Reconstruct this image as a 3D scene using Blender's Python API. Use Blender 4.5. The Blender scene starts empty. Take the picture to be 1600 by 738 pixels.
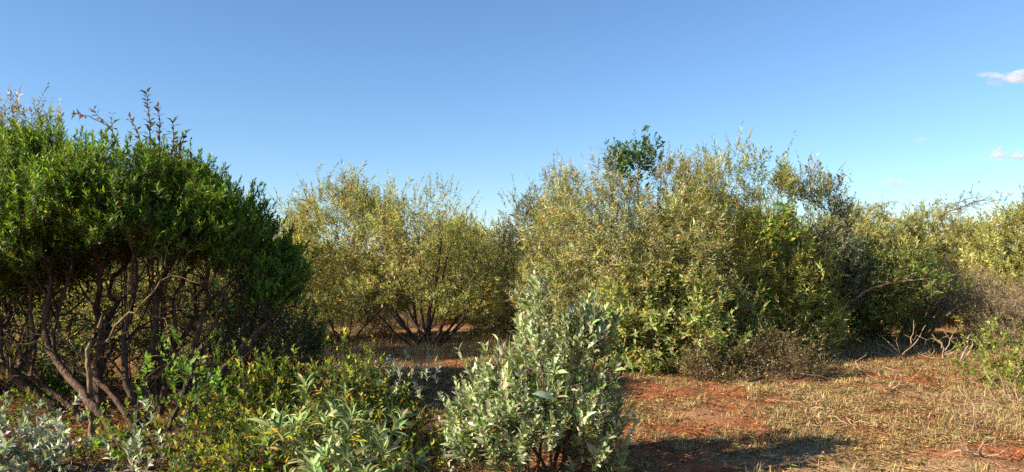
import bpy, math
import numpy as np
from mathutils import Vector

# ------------------------------------------------------------------ camera, sky, sun, exposure
S = bpy.context.scene
COL = S.collection
W0, H0, F = 1600.0, 738.0, 1186.0          # the photograph's frame, focal length in its pixels
CAMH, HORIZON = 1.6, 400.0
PITCH = math.atan((HORIZON - H0 / 2) / F)
cd = bpy.data.cameras.new("camera")
cam = bpy.data.objects.new("camera", cd)
COL.objects.link(cam)
cam.location = (0, 0, CAMH)
cam.rotation_euler = (math.pi / 2 + PITCH, 0, 0)
cd.sensor_width = 36.0
cd.lens = 36.0 * F / W0
cd.clip_start, cd.clip_end = 0.1, 20000
S.camera = cam

SUN_EL, SUN_AZ = math.radians(26.5), math.radians(22)
to_sun = Vector((-math.cos(SUN_AZ) * math.cos(SUN_EL), -math.sin(SUN_AZ) * math.cos(SUN_EL), math.sin(SUN_EL)))
world = bpy.data.worlds.new("World")
S.world = world
world.use_nodes = True
nt = world.node_tree
sky = nt.nodes.new("ShaderNodeTexSky")
sky.sky_type = 'NISHITA'
sky.sun_disc = False
sky.sun_elevation = SUN_EL
sky.sun_rotation = math.atan2(to_sun.x, to_sun.y)
sky.altitude = 4000
sky.air_density = 1.7
sky.dust_density = 0.15
sky.ozone_density = 6.0
bg = nt.nodes["Background"]
nt.links.new(sky.outputs[0], bg.inputs[0])
bg.inputs[1].default_value = 0.076
sl = bpy.data.lights.new("sun", 'SUN')
sl.energy = 5.0
sl.angle = math.radians(0.5)
sl.color = (1.0, 0.87, 0.68)
sun = bpy.data.objects.new("sun", sl)
COL.objects.link(sun)
sun.rotation_euler = (-to_sun).to_track_quat('-Z', 'Y').to_euler()
sun.location = to_sun * 30
S.view_settings.view_transform = 'Standard'
S.view_settings.look = 'None'
S.view_settings.exposure = 1.26
S.view_settings.gamma = 1.0
S.cycles.max_bounces = 12
S.cycles.diffuse_bounces = 5
S.cycles.transmission_bounces = 5
S.cycles.volume_bounces = 12
S.cycles.use_denoising = False
S.cycles.caustics_reflective = False
S.cycles.caustics_refractive = False

# ------------------------------------------------------------------ helpers
def px(x, y, Y):
    """the place in the world seen at pixel x, y of the photograph, at distance Y"""
    x = np.asarray(x, float); y = np.asarray(y, float)
    a, b = (x - W0 / 2) / F, (H0 / 2 - y) / F
    c, s = math.cos(PITCH), math.sin(PITCH)
    k = Y / (c - b * s)
    return np.stack(np.broadcast_arrays(a * k, Y + 0 * a, CAMH + (s + b * c) * k), -1)

def hash2(ix, iy, seed):
    h = (ix.astype(np.int64) * 374761393 + iy.astype(np.int64) * 668265263 + seed * 1442695041) & 0xFFFFFFFF
    h = ((h ^ (h >> 13)) * 1274126177) & 0xFFFFFFFF
    h = (h ^ (h >> 16)) & 0xFFFFFF
    return h / float(0xFFFFFF)

def vnoise(x, y, seed=0):
    x = np.asarray(x, float); y = np.asarray(y, float)
    ix, iy = np.floor(x), np.floor(y)
    fx, fy = x - ix, y - iy
    fx = fx * fx * (3 - 2 * fx); fy = fy * fy * (3 - 2 * fy)
    a, b = hash2(ix, iy, seed), hash2(ix + 1, iy, seed)
    c, d = hash2(ix, iy + 1, seed), hash2(ix + 1, iy + 1, seed)
    return (a * (1 - fx) + b * fx) * (1 - fy) + (c * (1 - fx) + d * fx) * fy

def gz(x, y):
    """height of the ground"""
    x = np.asarray(x, float); y = np.asarray(y, float)
    far = np.clip((np.hypot(x, y) - 40) / 60, 0, 1)
    z = 0.10 * (vnoise(x * .35, y * .35, 1) - .5) + 0.05 * (vnoise(x * 1.3, y * 1.3, 2) - .5)
    near = np.clip((30 - np.hypot(x, y)) / 10, 0, 1)
    z = z + near * (0.035 * (vnoise(x * 4, y * 4, 3) - .5) + 0.02 * (vnoise(x * 11, y * 11, 4) - .5))
    # the dug red bank in the near right corner
    m = np.exp(-((x - 4.3) / 1.25) ** 2 - ((y - 5.6) / .62) ** 2)
    z = z + m * (0.09 + 0.22 * (vnoise(x * 3.2, y * 3.2, 7) - .3) + 0.07 * (vnoise(x * 9, y * 9, 8) - .5))
    return z * (1 - far)

def norm(v):
    return v / np.maximum(np.linalg.norm(v, axis=-1, keepdims=True), 1e-9)

def frames(d):
    ref = np.where(np.abs(d[..., 2:3]) < 0.9, np.array([0., 0, 1]), np.array([1., 0, 0]))
    e1 = norm(np.cross(d, ref))
    return e1, np.cross(d, e1)

def mesh_obj(name, V, quads=None, tris=None, mat=None, parent=None, color=None, smooth=True):
    V = np.asarray(V, np.float32).reshape(-1, 3)
    loops, starts, n0 = [], [], 0
    for arr, k in ((quads, 4), (tris, 3)):
        if arr is not None and len(arr):
            arr = np.asarray(arr, np.int32).reshape(-1, k)
            loops.append(arr.ravel()); starts.append(n0 + np.arange(len(arr)) * k); n0 += arr.size
    loops = np.concatenate(loops).astype(np.int32); starts = np.concatenate(starts).astype(np.int32)
    me = bpy.data.meshes.new(name)
    me.vertices.add(len(V)); me.vertices.foreach_set("co", V.ravel())
    me.loops.add(len(loops)); me.loops.foreach_set("vertex_index", loops)
    me.polygons.add(len(starts)); me.polygons.foreach_set("loop_start", starts)
    me.update(calc_edges=True)
    if smooth:
        me.polygons.foreach_set("use_smooth", np.ones(len(starts), bool))
    if color is not None:
        c = np.ones((len(V), 4), np.float32); c[:, :3] = color
        at = me.color_attributes.new("pigment", 'FLOAT_COLOR', 'POINT')
        at.data.foreach_set("color", c.ravel())
    if mat: me.materials.append(mat)
    o = bpy.data.objects.new(name, me)
    COL.objects.link(o)
    if parent: o.parent = parent
    return o

def tag(o, label=None, cat=None, group=None, kind=None):
    if label: o["label"] = label
    if cat: o["category"] = cat
    if group: o["group"] = group
    if kind: o["kind"] = kind
    return o

def empty(name, loc, label, cat, group=None):
    o = bpy.data.objects.new(name, None)
    COL.objects.link(o); o.location = loc
    o.empty_display_size = 0.2
    return tag(o, label, cat, group)

def copy_tree(o, loc, rotz, scale, label, group=None):
    r = o.copy(); COL.objects.link(r)
    r.location = loc; r.rotation_euler = (0, 0, rotz); r.scale = scale
    r["label"] = label
    if group: r["group"] = group
    for ch in list(o.children):
        c = ch.copy(); COL.objects.link(c); c.parent = r
    return r

# ------------------------------------------------------------------ materials
def newmat(name):
    m = bpy.data.materials.new(name); m.use_nodes = True
    t = m.node_tree
    return m, t, t.nodes["Principled BSDF"], t.nodes["Material Output"]

def leaf_mat(name, rough=.5, trans=.35, spec=.35, warm=(1.15, 1.1, .7)):
    m, t, p, out = newmat(name)
    a = t.nodes.new("ShaderNodeAttribute"); a.attribute_name = "pigment"
    tc = t.nodes.new("ShaderNodeTexCoord")
    n = t.nodes.new("ShaderNodeTexNoise"); n.inputs["Scale"].default_value = 60; n.inputs["Detail"].default_value = 2
    t.links.new(tc.outputs["Object"], n.inputs["Vector"])
    mr = t.nodes.new("ShaderNodeMapRange"); mr.inputs["To Min"].default_value = .7; mr.inputs["To Max"].default_value = 1.3
    t.links.new(n.outputs[0], mr.inputs[0])
    mul = t.nodes.new("ShaderNodeVectorMath"); mul.operation = 'SCALE'
    t.links.new(a.outputs["Color"], mul.inputs[0]); t.links.new(mr.outputs[0], mul.inputs["Scale"])
    t.links.new(mul.outputs[0], p.inputs["Base Color"])
    p.inputs["Roughness"].default_value = rough
    p.inputs["Specular IOR Level"].default_value = spec
    if trans > 0:
        tr = t.nodes.new("ShaderNodeBsdfTranslucent")
        w = t.nodes.new("ShaderNodeVectorMath"); w.operation = 'MULTIPLY'; w.inputs[1].default_value = warm
        t.links.new(mul.outputs[0], w.inputs[0]); t.links.new(w.outputs[0], tr.inputs["Color"])
        mx = t.nodes.new("ShaderNodeMixShader"); mx.inputs[0].default_value = trans
        t.links.new(p.outputs[0], mx.inputs[1]); t.links.new(tr.outputs[0], mx.inputs[2])
        t.links.new(mx.outputs[0], out.inputs["Surface"])
    return m

def bark_mat(name, c1, c2, scale=22, bump=.5):
    m, t, p, out = newmat(name)
    tc = t.nodes.new("ShaderNodeTexCoord")
    mp = t.nodes.new("ShaderNodeMapping"); mp.inputs["Scale"].default_value = (1, 1, .22)
    n = t.nodes.new("ShaderNodeTexNoise"); n.inputs["Scale"].default_value = scale; n.inputs["Detail"].default_value = 6
    r = t.nodes.new("ShaderNodeValToRGB")
    r.color_ramp.elements[0].position = .32; r.color_ramp.elements[0].color = (*c1, 1)
    r.color_ramp.elements[1].position = .68; r.color_ramp.elements[1].color = (*c2, 1)
    b = t.nodes.new("ShaderNodeBump"); b.inputs["Strength"].default_value = bump; b.inputs["Distance"].default_value = .02
    t.links.new(tc.outputs["Object"], mp.inputs[0]); t.links.new(mp.outputs[0], n.inputs["Vector"])
    t.links.new(n.outputs[0], r.inputs[0]); t.links.new(r.outputs[0], p.inputs["Base Color"])
    t.links.new(n.outputs[0], b.inputs["Height"]); t.links.new(b.outputs[0], p.inputs["Normal"])
    p.inputs["Roughness"].default_value = .85; p.inputs["Specular IOR Level"].default_value = .2
    return m

M_GLOSSY = leaf_mat("evergreen_leaf", .5, .40, .22, (1.3, 1.3, .5))
M_LEAF = leaf_mat("olive_leaf", .55, .48, .3)
M_SILVER = leaf_mat("felted_silver_leaf", .8, .28, .15, (1.0, 1.1, .6))
M_DRY = leaf_mat("dry_straw", .75, .22, .15, (1.1, 1, .8))
M_BARK = bark_mat("brown_bark", (.028, .018, .012), (.16, .10, .066), 40, .9)
M_BARK_DARK = bark_mat("dark_bark", (.04, .026, .02), (.13, .085, .06))
M_DEAD = bark_mat("dead_wood", (.22, .14, .085), (.48, .34, .22), 30, .3)
M_STUB = bark_mat('weathered_bark', (.08, .052, .03), (.27, .19, .11), 45, .7)
M_GREY = bark_mat("grey_twig", (.16, .12, .09), (.34, .27, .21), 30, .3)

# ------------------------------------------------------------------ wood
class Wood:
    """a branching skeleton: nodes with a parent, grown towards target points"""
    def __init__(self):
        self.P, self.par, self.path, self.stem, self.minr = [], [], [], [], []
    def stem_line(self, pts, sid, minr=None, seg=.12, rng=None, wob=.012):
        pts = np.asarray(pts, float)
        last = -1; prev = None
        for i, p in enumerate(pts):
            if i == 0:
                last = self.add(p, -1, sid, minr[0] if minr is not None else 0); continue
            L = np.linalg.norm(p - pts[i - 1]); n = max(1, int(round(L / seg)))
            # catmull-rom through the drawn points
            p0 = pts[max(i - 2, 0)]; p1 = pts[i - 1]; p2 = p; p3 = pts[min(i + 1, len(pts) - 1)]
            for k in range(1, n + 1):
                t = k / n
                q = .5 * (2 * p1 + (p2 - p0) * t + (2 * p0 - 5 * p1 + 4 * p2 - p3) * t * t + (3 * p1 - p0 - 3 * p2 + p3) * t ** 3)
                if rng is not None and k < n: q = q + rng.normal(0, wob, 3)
                r = 0
                if minr is not None: r = minr[i - 1] * (1 - t) + minr[i] * t
                last = self.add(q, last, sid, r)
        return last
    def add(self, p, par, sid, minr=0.0):
        self.P.append(np.asarray(p, float)); self.par.append(par); self.stem.append(sid); self.minr.append(minr)
        self.path.append(0 if par < 0 else self.path[par] + np.linalg.norm(self.P[par] - p))
        return len(self.P) - 1
    def grow(self, T, rng, bf=.35, seg=.16, jit=.018, sag=.0):
        T = np.asarray(T, float)
        cap = len(self.P) + len(T) * 14 + 10
        A = np.zeros((cap, 3)); D = np.zeros((cap, 3)); PL = np.zeros(cap)
        n = len(self.P)
        A[:n] = self.P; PL[:n] = self.path
        for i in range(n):
            if self.par[i] >= 0: D[i] = self.P[i] - self.P[self.par[i]]
        D[:n] = norm(D[:n])
        base = A[0]
        d0 = np.min(np.linalg.norm(T[:, None] - A[None, :n:3], axis=2), axis=1)
        self.tip = np.zeros(len(T), int)
        for ti in np.argsort(d0):
            q = T[ti]
            v = q - A[:n]; dist = np.sqrt((v * v).sum(1)) + 1e-6
            cosv = (v * D[:n]).sum(1) / dist
            cost = dist * (1 + .55 * (1 - cosv)) + bf * PL[:n]
            j = int(np.argmin(cost)); L = dist[j]
            k = max(1, min(12, int(round(L / seg))))
            p1 = A[j]; last = j; sid = self.stem[j]
            bend = D[j] * L * .28
            off = rng.normal(0, jit, 3) * L
            for s in range(1, k + 1):
                t = s / k
                w = t * (1 - t)
                p = p1 + (q - p1) * t + bend * w * 1.6 + off * w * 4 + np.array([0, 0, sag * L * w * 4])
                if s < k: p = p + rng.normal(0, jit * .5, 3)
                if n >= cap: break
                last = self.add(p, last, sid)
                A[n] = p; PL[n] = self.path[-1]; dd = p - A[self.par[-1]]
                D[n] = dd / (np.linalg.norm(dd) + 1e-9)
                n += 1
            self.tip[ti] = last
    def radii(self, r0, e=2.4, rmax=9):
        n = len(self.P); acc = np.zeros(n); par = np.array(self.par)
        kids = np.bincount(par[par >= 0], minlength=n)
        rad = np.zeros(n)
        for i in range(n - 1, -1, -1):
            if kids[i] == 0: acc[i] = r0 ** e
            rad[i] = acc[i] ** (1 / e)
            rad[i] = min(max(rad[i], self.minr[i]), rmax)
            if par[i] >= 0: acc[par[i]] += acc[i] + (r0 * .12) ** e
        self.R = rad
        return rad
    def tubes(self, name, mat, parent, sel, sides, taper_tip=True):
        P = np.array(self.P); par = np.array(self.par)
        R = self.R * np.exp(np.random.default_rng(len(P)).normal(0, .09, len(P)))
        n = len(P)
        D = np.zeros((n, 3)); ok = par >= 0
        D[ok] = P[ok] - P[par[ok]]; D = norm(D)
        # node tangent: own direction plus that of the thickest child
        main = np.full(n, -1)
        for i in range(n):
            p = par[i]
            if p >= 0 and (main[p] < 0 or R[i] > R[main[p]]): main[p] = i
        Tn = D.copy(); hm = main >= 0
        Tn[hm] = norm(D[hm] + D[main[hm]])
        idx = np.nonzero(ok & sel)[0]
        if len(idx) == 0: return None
        pp = par[idx]
        ismain = main[pp] == idx
        ta = np.where(ismain[:, None], Tn[pp], D[idx]); tb = Tn[idx]
        ra = np.where(ismain, np.minimum(R[pp], R[idx] * 1.6), R[idx] * 1.12); rb = R[idx] * np.where(main[idx] < 0, .4 if taper_tip else 1, 1)
        ra = np.where((par[pp] < 0) & ismain, R[pp], ra)
        ang = np.arange(sides) / sides * 2 * math.pi
        def ring(p, t, r):
            e1, e2 = frames(t)
            return p[:, None] + r[:, None, None] * (np.cos(ang)[None, :, None] * e1[:, None] + np.sin(ang)[None, :, None] * e2[:, None])
        # keep the two rings of a segment in step
        Va = ring(P[pp], ta, ra); Vb = ring(P[idx], tb, rb)
        V = np.concatenate([Va, Vb], 1).reshape(-1, 3)
        m = len(idx)
        b = (np.arange(m) * 2 * sides)[:, None]
        k = np.arange(sides); k2 = (k + 1) % sides
        Q = np.stack([b + k, b + k2, b + sides + k2, b + sides + k], -1).reshape(-1, 4)
        return mesh_obj(name, V - origin_of(parent), Q, None, mat, parent)

def origin_of(parent):
    return np.array(parent.location) if parent is not None else np.zeros(3)

# ------------------------------------------------------------------ leaves
TPL = {  # along, across (times half width), up (times length); quads; triangles
    4: (np.array([[0, 0, 0], [.45, 1, .07], [1, 0, -.06], [.45, -1, .07]]), None, np.array([[0, 2, 1], [0, 3, 2]])),
    5: (np.array([[0, 0, 0], [.48, 1, .10], [.48, 0, .05], [.48, -1, .10], [1, 0, -.06]]),
        np.array([[0, 2, 4, 1], [0, 3, 4, 2]]), None),
    8: (np.array([[0, 0, 0], [.28, .8, .10], [.28, 0, .05], [.28, -.8, .10], [.66, .86, .07], [.66, 0, .015], [.66, -.86, .07], [1, 0, -.11]]),
        np.array([[1, 2, 5, 4], [2, 3, 6, 5]]), np.array([[0, 2, 1], [0, 3, 2], [4, 5, 7], [5, 6, 7]])),
}

def palette(rng, n, entries, jit=.22, shoot=None):
    w = np.array([e[0] for e in entries], float); w /= w.sum()
    c = np.array([e[1] for e in entries], float)[rng.choice(len(entries), n, p=w)]
    c = c * np.exp(rng.normal(0, jit, (n, 1))) * np.exp(rng.normal(0, jit * .45, (n, 3)))
    if shoot is not None: c = c * shoot[:, None]
    return np.clip(c, .004, .85)

class Leaves:
    def __init__(self): self.a = []
    def put(self, pos, d, nrm, L, Wd, col):
        self.a.append((pos, d, nrm, L, Wd, col))
    def build(self, name, mat, parent, tpl):
        pos, d, nr, L, Wd, col = [np.concatenate([x[i] for x in self.a]) for i in range(6)]
        d = norm(d); nr = norm(nr - (nr * d).sum(1, keepdims=True) * d); sd = np.cross(d, nr)
        T, q, t3 = TPL[tpl]
        k = len(T)
        V = (pos[:, None] + T[None, :, 0:1] * (d * L[:, None])[:, None] + T[None, :, 1:2] * (sd * (Wd * .5)[:, None])[:, None]
             + T[None, :, 2:3] * (nr * L[:, None])[:, None])
        b = (np.arange(len(pos)) * k)[:, None, None]
        Q = (q[None] + b).reshape(-1, 4) if q is not None else None
        T3 = (t3[None] + b).reshape(-1, 3) if t3 is not None else None
        return mesh_obj(name, V.reshape(-1, 3) - origin_of(parent), Q, T3, mat, parent, np.repeat(col, k, 0), smooth=False)

def shoots(lv, rng, B, D, SL, n, LL, LW, pal, ang=(65, 25), sag=.15, jit=.22, sj=.25, start=.12, curl=.25, tipw=.7, deadlow=None, low=None):
    """n leaves round each shoot that starts at B, runs along D for SL"""
    N = len(B)
    t = np.clip((np.arange(n)[None] + rng.uniform(0, 1, (N, n))) / n, 0, 1) * (1 - start) + start
    D = norm(D)
    e1, e2 = frames(D)
    pos = B[:, None] + D[:, None] * (SL[:, None] * t)[..., None]
    pos[..., 2] -= sag * SL[:, None] * t * t * (1 - np.abs(D[:, 2:3]))
    az = np.arange(n)[None] * 2.39996 + rng.uniform(0, 6.28, (N, 1)) + rng.normal(0, .35, (N, n))
    a = np.radians(ang[0] + (ang[1] - ang[0]) * t + rng.normal(0, 11, (N, n)))
    rad = np.cos(az)[..., None] * e1[:, None] + np.sin(az)[..., None] * e2[:, None]
    ld = np.cos(a)[..., None] * D[:, None] + np.sin(a)[..., None] * rad + rng.normal(0, .12, (N, n, 3))
    nr = np.sin(a)[..., None] * D[:, None] - np.cos(a)[..., None] * rad + rng.normal(0, curl, (N, n, 3))
    size = np.exp(rng.normal(0, .28, (N, n))) * (1 - (1 - tipw) * np.clip((t - .6) / .4, 0, 1))
    sb = np.exp(rng.normal(0, sj, N))
    col = palette(rng, N * n, pal, jit, np.repeat(sb, n))
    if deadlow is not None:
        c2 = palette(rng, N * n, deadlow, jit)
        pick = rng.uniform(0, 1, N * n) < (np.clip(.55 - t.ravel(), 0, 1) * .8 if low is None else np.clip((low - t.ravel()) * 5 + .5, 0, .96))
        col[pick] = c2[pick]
    lv.put(pos.reshape(-1, 3), ld.reshape(-1, 3), nr.reshape(-1, 3), (LL * size).ravel(), (LW * size).ravel(), col)

def crown(rng, n, top, bot, Y, T, inner=.35, clump=1.0, cs=2.2, seed=0, airy=.5, ragged=22):
    """points in a crown whose skyline is drawn in photograph pixels at distance Y, T metres deep each way"""
    top = np.array(top, float); bot = np.array(bot, float)
    x0, x1 = top[0, 0], top[-1, 0]
    out, dirs = [], []
    g = ragged * 12.5 / Y
    rag = lambda x: g * ((vnoise(x / 34, x * 0, seed + 40) - .35) * 1.1 + (vnoise(x / 12, x * 0, seed + 41) - .4) * .7)
    hts = lambda x: (np.interp(x, top[:, 0], top[:, 1]) + rag(x), np.interp(x, bot[:, 0], bot[:, 1]) + .01)
    hmax = np.max(np.interp(np.linspace(x0, x1, 60), bot[:, 0], bot[:, 1]) - np.interp(np.linspace(x0, x1, 60), top[:, 0], top[:, 1]))
    got = 0
    while got < n:
        m = n * 3
        x = rng.uniform(x0, x1, m); yt, yb = hts(x)
        keep = rng.uniform(0, hmax, m) < (yb - yt)
        x, yt, yb = x[keep], yt[keep], yb[keep]; m = len(x)
        t = rng.uniform(0, 1, m); u = rng.uniform(-1, 1, m)
        s = (x - (x0 + x1) / 2) / ((x1 - x0) / 2)
        prof = np.where(t > .4, np.sqrt(np.clip(1 - ((t - .4) / .6) ** 2, 0, 1)), np.sqrt(1 - ((.4 - t) / .4) ** 2 * .5))
        th = T * np.sqrt(np.clip(1 - s * s * .9, .05, 1)) * prof
        r = np.maximum(np.maximum(np.abs(u), np.abs(s) ** 2), np.clip((t - .4) / .6, 0, 1))
        p = px(x, yb + (yt - yb) * t, Y); p[:, 1] = Y + u * th
        cl = vnoise(p[:, 0] * cs + p[:, 1] * .7 * cs, p[:, 2] * cs - p[:, 1] * .6 * cs, seed) * .65 + vnoise(p[:, 0] * cs * 2.3 - p[:, 1] * 2 * cs, p[:, 2] * cs * 2.3, seed + 1) * .35
        keep = (rng.uniform(0, 1, m) < inner + (1 - inner) * r ** 2) & (rng.uniform(0, 1, m) < np.clip((cl - .5) * clump * 4 + .55, .04, 1)) & (rng.uniform(0, 1, m) < 1 - airy * np.clip((t - .65) / .35, 0, 1))
        o = np.stack([s, u, (t - .45) * 1.6], -1)
        out.append(p[keep]); dirs.append(o[keep]); got += keep.sum()
    return np.concatenate(out)[:n], np.concatenate(dirs)[:n]

def bush(name, label, cat, seed, top, bot, Y, T, base_px, nt_, per, n, LL, LW, pal, up=.9, outw=.6, rnd=.45, SL=(.14, .3),
         ang=(60, 25), leafmat=None, bark=None, tpl=4, r0=.0035, stems=4, spread=.25, inner=.35, group=None, sag=.15, shoot_off=.10,
         thick=.012, bf=.35, deadlow=None, sides=6, stem_name="trunk", leaf_name="crown", lines=None, e=2.4, sj=.25, tipw=.7, jit=.22, twig=True, clump=1.0, cs=2.2, bare=None, wild=.06, wands=None, airy=.5, ragged=22, low=None, wandpal=None):
    rng = np.random.default_rng(seed)
    leafmat = leafmat or M_LEAF; bark = bark or M_BARK
    bx = px(base_px, HORIZON, Y)[0]
    loc = np.array([bx, Y, float(gz(bx, Y)) - .03])
    root = empty(name, loc, label, cat, group)
    pts, od = crown(rng, nt_, top, bot, Y, T, inner, clump, cs, seed, airy, ragged)
    pts[:, 2] = np.maximum(pts[:, 2], gz(pts[:, 0], pts[:, 1]) + .04)
    w = Wood()
    cz = pts[:, 2].mean()
    if lines is None:
        lo = pts[:, 2].min()
        for s in range(stems):
            a = 2 * math.pi * (s + rng.uniform(-.3, .3)) / stems
            b = loc + np.array([math.cos(a), math.sin(a), 0]) * spread * rng.uniform(.15, .5)
            hgt = max(.12, (cz - loc[2]) * rng.uniform(.35, .6))
            c = b + np.array([math.cos(a) * spread * 1.6, math.sin(a) * spread * 1.6, hgt])
            w.stem_line([b, (b + c) / 2 + rng.normal(0, spread * .12, 3), c], s, [thick * 1.3, thick * 1.2, thick * 1.1], .12, rng)
    else:
        for s, (ln, rr) in enumerate(lines):
            w.stem_line(ln, s, rr, .1, rng, .008)
    allp = pts
    if bare is not None:                       # leafless twigs under the crown
        bp, _ = crown(rng, bare[0], bare[1], bare[2], Y, T * .8, .9, .5, cs, seed + 9)
        bp[:, 2] = np.maximum(bp[:, 2], gz(bp[:, 0], bp[:, 1]) + .1)
        allp = np.concatenate([pts, bp])
    w.grow(allp, rng, bf=bf)
    w.radii(r0, e)
    st = np.array(w.stem); R = w.R
    for s in range(len(lines) if lines is not None else stems):
        w.tubes(stem_name, bark, root, (st == s) & (R >= thick), sides)
    # leafy shoots at and about each target
    B = np.repeat(pts, per, 0) + rng.normal(0, shoot_off, (nt_ * per, 3)); O = np.repeat(od, per, 0)
    D = norm(O) * outw + np.array([0, 0, up]) + rng.normal(0, rnd, B.shape)
    L = rng.uniform(SL[0], SL[1], len(B))
    wl = rng.uniform(0, 1, len(B)) < wild       # a few long wands stick out
    L[wl] *= rng.uniform(1.4, 2.4, wl.sum()); D[wl] = D[wl] * .6 + norm(O[wl]) * .5 + [0, 0, .5]
    B = B - norm(D) * L[:, None] * .35
    B[:, 2] = np.maximum(B[:, 2], gz(B[:, 0], B[:, 1]) + .03)
    nb_ = np.repeat(w.tip[:nt_], per)
    lv = Leaves()
    if wands is None: wands = int(26 * abs(top[-1][0] - top[0][0]) / F * Y) if Y > 9 and LL > .055 else 0
    if wands:                                  # loose leafy wands above the crown
        tp = np.array(top, float); xs = rng.uniform(tp[0, 0], tp[-1, 0], wands); ys = np.interp(xs, tp[:, 0], tp[:, 1])
        hm = ys.max() - ys.min() + 1
        ok = rng.uniform(0, 1, wands) < 1.1 - (ys - ys.min()) / hm * .8
        xs, ys = xs[ok], ys[ok]
        wb = px(xs, ys + rng.uniform(0, 34, len(xs)), Y); wb[:, 1] += rng.normal(0, T * .3, len(xs))
        wd = np.stack([(xs - xs.mean()) / (np.ptp(xs) + 1) * .9 + rng.normal(0, .3, len(xs)), rng.normal(0, .3, len(xs)), np.ones(len(xs))], -1)
        wl_ = rng.uniform(.22, .55, len(xs))
        shoots(lv, rng, wb, wd, wl_, 20, LL * .85, LW, wandpal or pal, (58, 25), .1, jit=jit, sj=sj)
        P0 = np.array(w.P)
        wp = [int(np.argmin(((P0 - q) ** 2).sum(1))) for q in wb]
        B2, D2, L2 = np.concatenate([B, wb]), np.concatenate([D, wd]), np.concatenate([L, wl_]); nb_ = np.concatenate([nb_, wp])
    else: B2, D2, L2 = B, D, L
    if twig:
        # each shoot is tied to its tip by its own twig
        for k in range(len(B2)):
            j = w.add(B2[k], int(nb_[k]), int(st[nb_[k]]))
            w.add(B2[k] + norm(D2[k]) * L2[k] * .9, j, int(st[nb_[k]]))
        w.R = np.concatenate([R, np.full(2 * len(B2), r0 * .5)])
        st = np.array(w.stem)
    w.tubes("twigs", bark, root, w.R < thick, 3)
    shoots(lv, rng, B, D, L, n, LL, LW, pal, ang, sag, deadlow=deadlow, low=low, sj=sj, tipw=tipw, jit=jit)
    lv.build(leaf_name, leafmat, root, tpl)
    return root

# ------------------------------------------------------------------ the ground
def ground():
    def axis(lo, hi, step, far):
        a = list(np.arange(lo, hi + 1e-6, step)); d = step
        while a[-1] < far: d *= 1.35; a.append(a[-1] + d)
        d = step
        while a[0] > -far: d *= 1.35; a.insert(0, a[0] - d)
        return np.array(a)
    xs, ys = axis(-11, 11, .06, 3000), axis(3.5, 17, .06, 3000)
    X, Yg = np.meshgrid(xs, ys)
    V = np.stack([X, Yg, gz(X, Yg)], -1).reshape(-1, 3)
    nx, ny = len(xs), len(ys)
    i = (np.arange(ny - 1)[:, None] * nx + np.arange(nx - 1)[None]).ravel()
    Q = np.stack([i, i + 1, i + nx + 1, i + nx], -1)
    m, t, p, out = newmat("red_earth")
    tc = t.nodes.new("ShaderNodeTexCoord")
    def noise(sc, det, dist=0):
        n = t.nodes.new("ShaderNodeTexNoise"); n.inputs["Scale"].default_value = sc; n.inputs["Detail"].default_value = det
        n.inputs["Distortion"].default_value = dist
        t.links.new(tc.outputs["Object"], n.inputs["Vector"]); return n
    def ramp(src, stops):
        r = t.nodes.new("ShaderNodeValToRGB")
        while len(r.color_ramp.elements) < len(stops): r.color_ramp.elements.new(.5)
        for e, (q, c) in zip(r.color_ramp.elements, stops): e.position = q; e.color = (*c, 1)
        t.links.new(src.outputs[0], r.inputs[0]); return r
    soil = ramp(noise(9, 8), [(.3, (.15, .046, .019)), (.5, (.30, .098, .038)), (.7, (.41, .155, .07))])
    litter = ramp(noise(45, 6, .6), [(.3, (.13, .08, .04)), (.5, (.33, .2, .1)), (.72, (.5, .36, .2))])
    big = noise(.55, 5, .3)
    mask = ramp(big, [(.46, (0, 0, 0)), (.64, (1, 1, 1))])
    mx = t.nodes.new("ShaderNodeMix"); mx.data_type = 'RGBA'
    t.links.new(mask.outputs[0], mx.inputs[0]); t.links.new(soil.outputs[0], mx.inputs[6]); t.links.new(litter.outputs[0], mx.inputs[7])
    t.links.new(mx.outputs[2], p.inputs["Base Color"])
    p.inputs["Roughness"].default_value = .95; p.inputs["Specular IOR Level"].default_value = .1
    bn = noise(38, 8); b = t.nodes.new("ShaderNodeBump"); b.inputs["Strength"].default_value = .9; b.inputs["Distance"].default_value = .03
    t.links.new(bn.outputs[0], b.inputs["Height"]); t.links.new(b.outputs[0], p.inputs["Normal"])
    tag(mesh_obj("ground", V, Q, None, m), "red earth clearing strewn with dry grass and litter", "ground", kind="structure")
ground()

def wedge(rng, n, y0, y1, pw=1.0):
    """spots on the ground in front of the camera, evenly by area"""
    y = np.sqrt(rng.uniform(y0 ** (1 + pw), y1 ** (1 + pw), n)) if pw == 1 else rng.uniform(y0, y1, n)
    x = rng.uniform(-1, 1, n) * (.72 * y + 1.6)
    return x, y

STRAW = [(5, (.60, .43, .20)), (3, (.48, .33, .15)), (2, (.36, .28, .12)), (1.4, (.24, .26, .09)), (.8, (.28, .17, .1))]
BROWN = [(3, (.42, .29, .16)), (3, (.3, .2, .11)), (1.4, (.52, .39, .23)), (.6, (.2, .19, .08))]

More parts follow.
